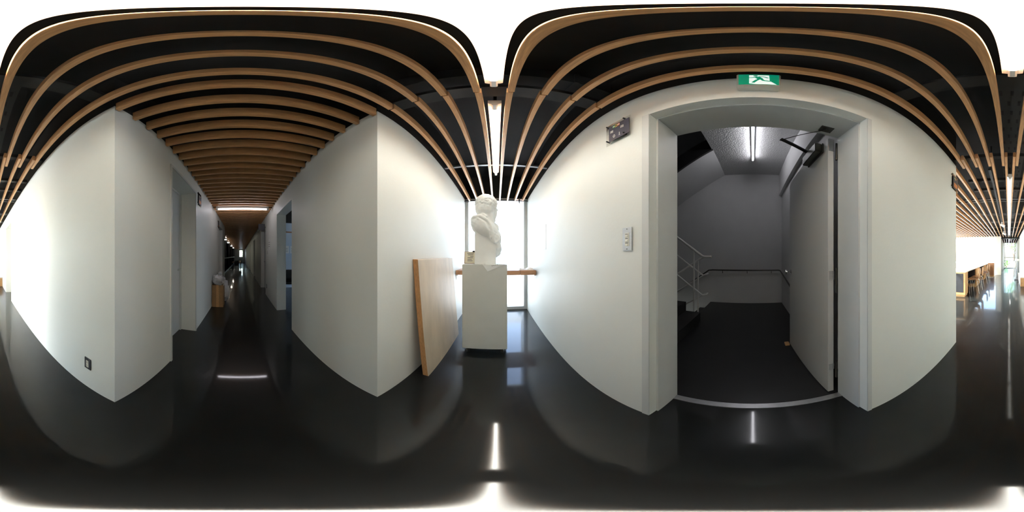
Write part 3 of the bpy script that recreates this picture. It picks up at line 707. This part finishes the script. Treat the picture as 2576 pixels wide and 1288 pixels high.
pwr = thing('power_strip', 'white box lying on the floor before the brown cabinet', 'box', (1.0, -8.95, 0)); B((-.14, -.05, 0), (.14, .05, .05)).build('case', 'white_plastic', pwr, bevel=.004); B((-.10, -.03, .05), (.10, .03, .052)).build('sockets', 'plate_dark', pwr)
bn = thing('low_bench', 'low pale wooden bench against the bright left wall', 'bench', (-.56, -6.3, 0))
B((-.12, -1.6, .34), (.12, 0, .385)).build('seat', 'desk_top', bn, bevel=.003); B((-.115, -.03, 0), (.115, -.005, .34)).build('end_board', 'oak_light', bn); B((-.115, -1.58, 0), (.115, -1.55, .34)).build('end_board', 'oak_light', bn); B((.09, -1.55, 0), (.113, -.03, .34)).build('front_board', 'desk_top', bn)
fn = thing('pedestal_object', 'white rounded pedestal object on a grey column near the far window', 'unidentified_object', (-.42, -8.2, 0))  # unidentified object, built as a fan-like pedestal
MB().lathe([(.16, 0), (.17, .02), (.14, .05), (.06, .07)], n=24).build('base', 'grey_column', fn, True); MB().tube([(0, 0, .06), (0, 0, .95)], .05, 16).build('column', 'grey_column', fn, True)
MB().ell((0, 0, 1.0), (.10, .10, .07)).build('head', 'white_plastic', fn, True); MB().ell((.14, 0, .74), (.10, .06, .20)).build('disc', 'white_plastic', fn, True)

# ================================================================ OUTSIDE
struct('ground_outside', MB().box((-40, 3.7, -.25), (40, 60, -.15)).box((3.95, -40, -.25), (60, -1.9, -.15)).box((4.3, -1.9, -.25), (60, 3.7, -.15)).box((-40, -60, -.25), (3.95, -17.1, -.15)).box((-60, -17.1, -.25), (-32.1, 3.7, -.15)), 'ground_pale', 'pale paving outside the windows', 'ground')
fa = thing('building', 'pale neighbouring building outside the hall window', 'building', (0, 15, -.15))
B((-9, 0, 0), (11, 5, 5.2)).build('wall', 'facade_white', fa)
for i in range(6):
    for k in range(2):
        wx = -7+3*i; wn = B((wx, -.05, .9+2.4*k), (wx+1.6, .0, 2.3+2.4*k)).build('window', 'facade_glass', fa); B((wx-.1, -.2, .8+2.4*k), (wx+1.7, 0, .88+2.4*k)).build('sill', 'facade_white', wn)
B((-9.2, -.3, 5.2), (11.2, 5, 5.45)).build('parapet', 'facade_white', fa)
def leafy(name, label, loc, R_, H_, n_, seed, trunk):
    e = thing(name, label, 'tree' if trunk > .5 else 'shrub', loc); rnd = random.Random(seed); mb = MB()
    for _ in range(n_):
        while True:
            q = Vector((rnd.uniform(-1, 1), rnd.uniform(-1, 1), rnd.uniform(-1, 1)))
            if q.length < 1: break
        c = Vector((q.x*R_, q.y*R_, trunk+H_/2+q.z*H_/2)); a = Vector((rnd.uniform(-1, 1), rnd.uniform(-1, 1), rnd.uniform(-.6, .6))).normalized(); b_ = a.orthogonal().normalized()
        L_ = rnd.uniform(.10, .2); i = len(mb.v); mb.v += [tuple(c), tuple(c+a*L_*.5+b_*L_*.22), tuple(c+a*L_), tuple(c+a*L_*.5-b_*L_*.22)]; mb.f += [(i, i+1, i+2, i+3)]
    tag(mb.build('foliage', 'leaf', e), kind='stuff')
    st = MB()
    for k in range(6):
        an = k*1.05; st.tube([(0, 0, 0), (.06*math.cos(an), .06*math.sin(an), trunk*.7+.1), (R_*.6*math.cos(an), R_*.6*math.sin(an), trunk+H_*.55)], [.05, .035, .01], 6)
    st.build('stems', 'bark', e); return e
leafy('tree', 'leafy green tree outside the far passage window', (-.6, -19.5, -.15), 1.2, 2.2, 1500, 3, 1.9)
leafy('shrub', 'green shrub at the foot of the far passage window', (.3, -18.2, -.15), .6, .8, 500, 5, .1)
leafy('tree', 'green tree outside the small corridor window', (-33.5, .3, -.15), 1.6, 2.6, 900, 11, 1.2)
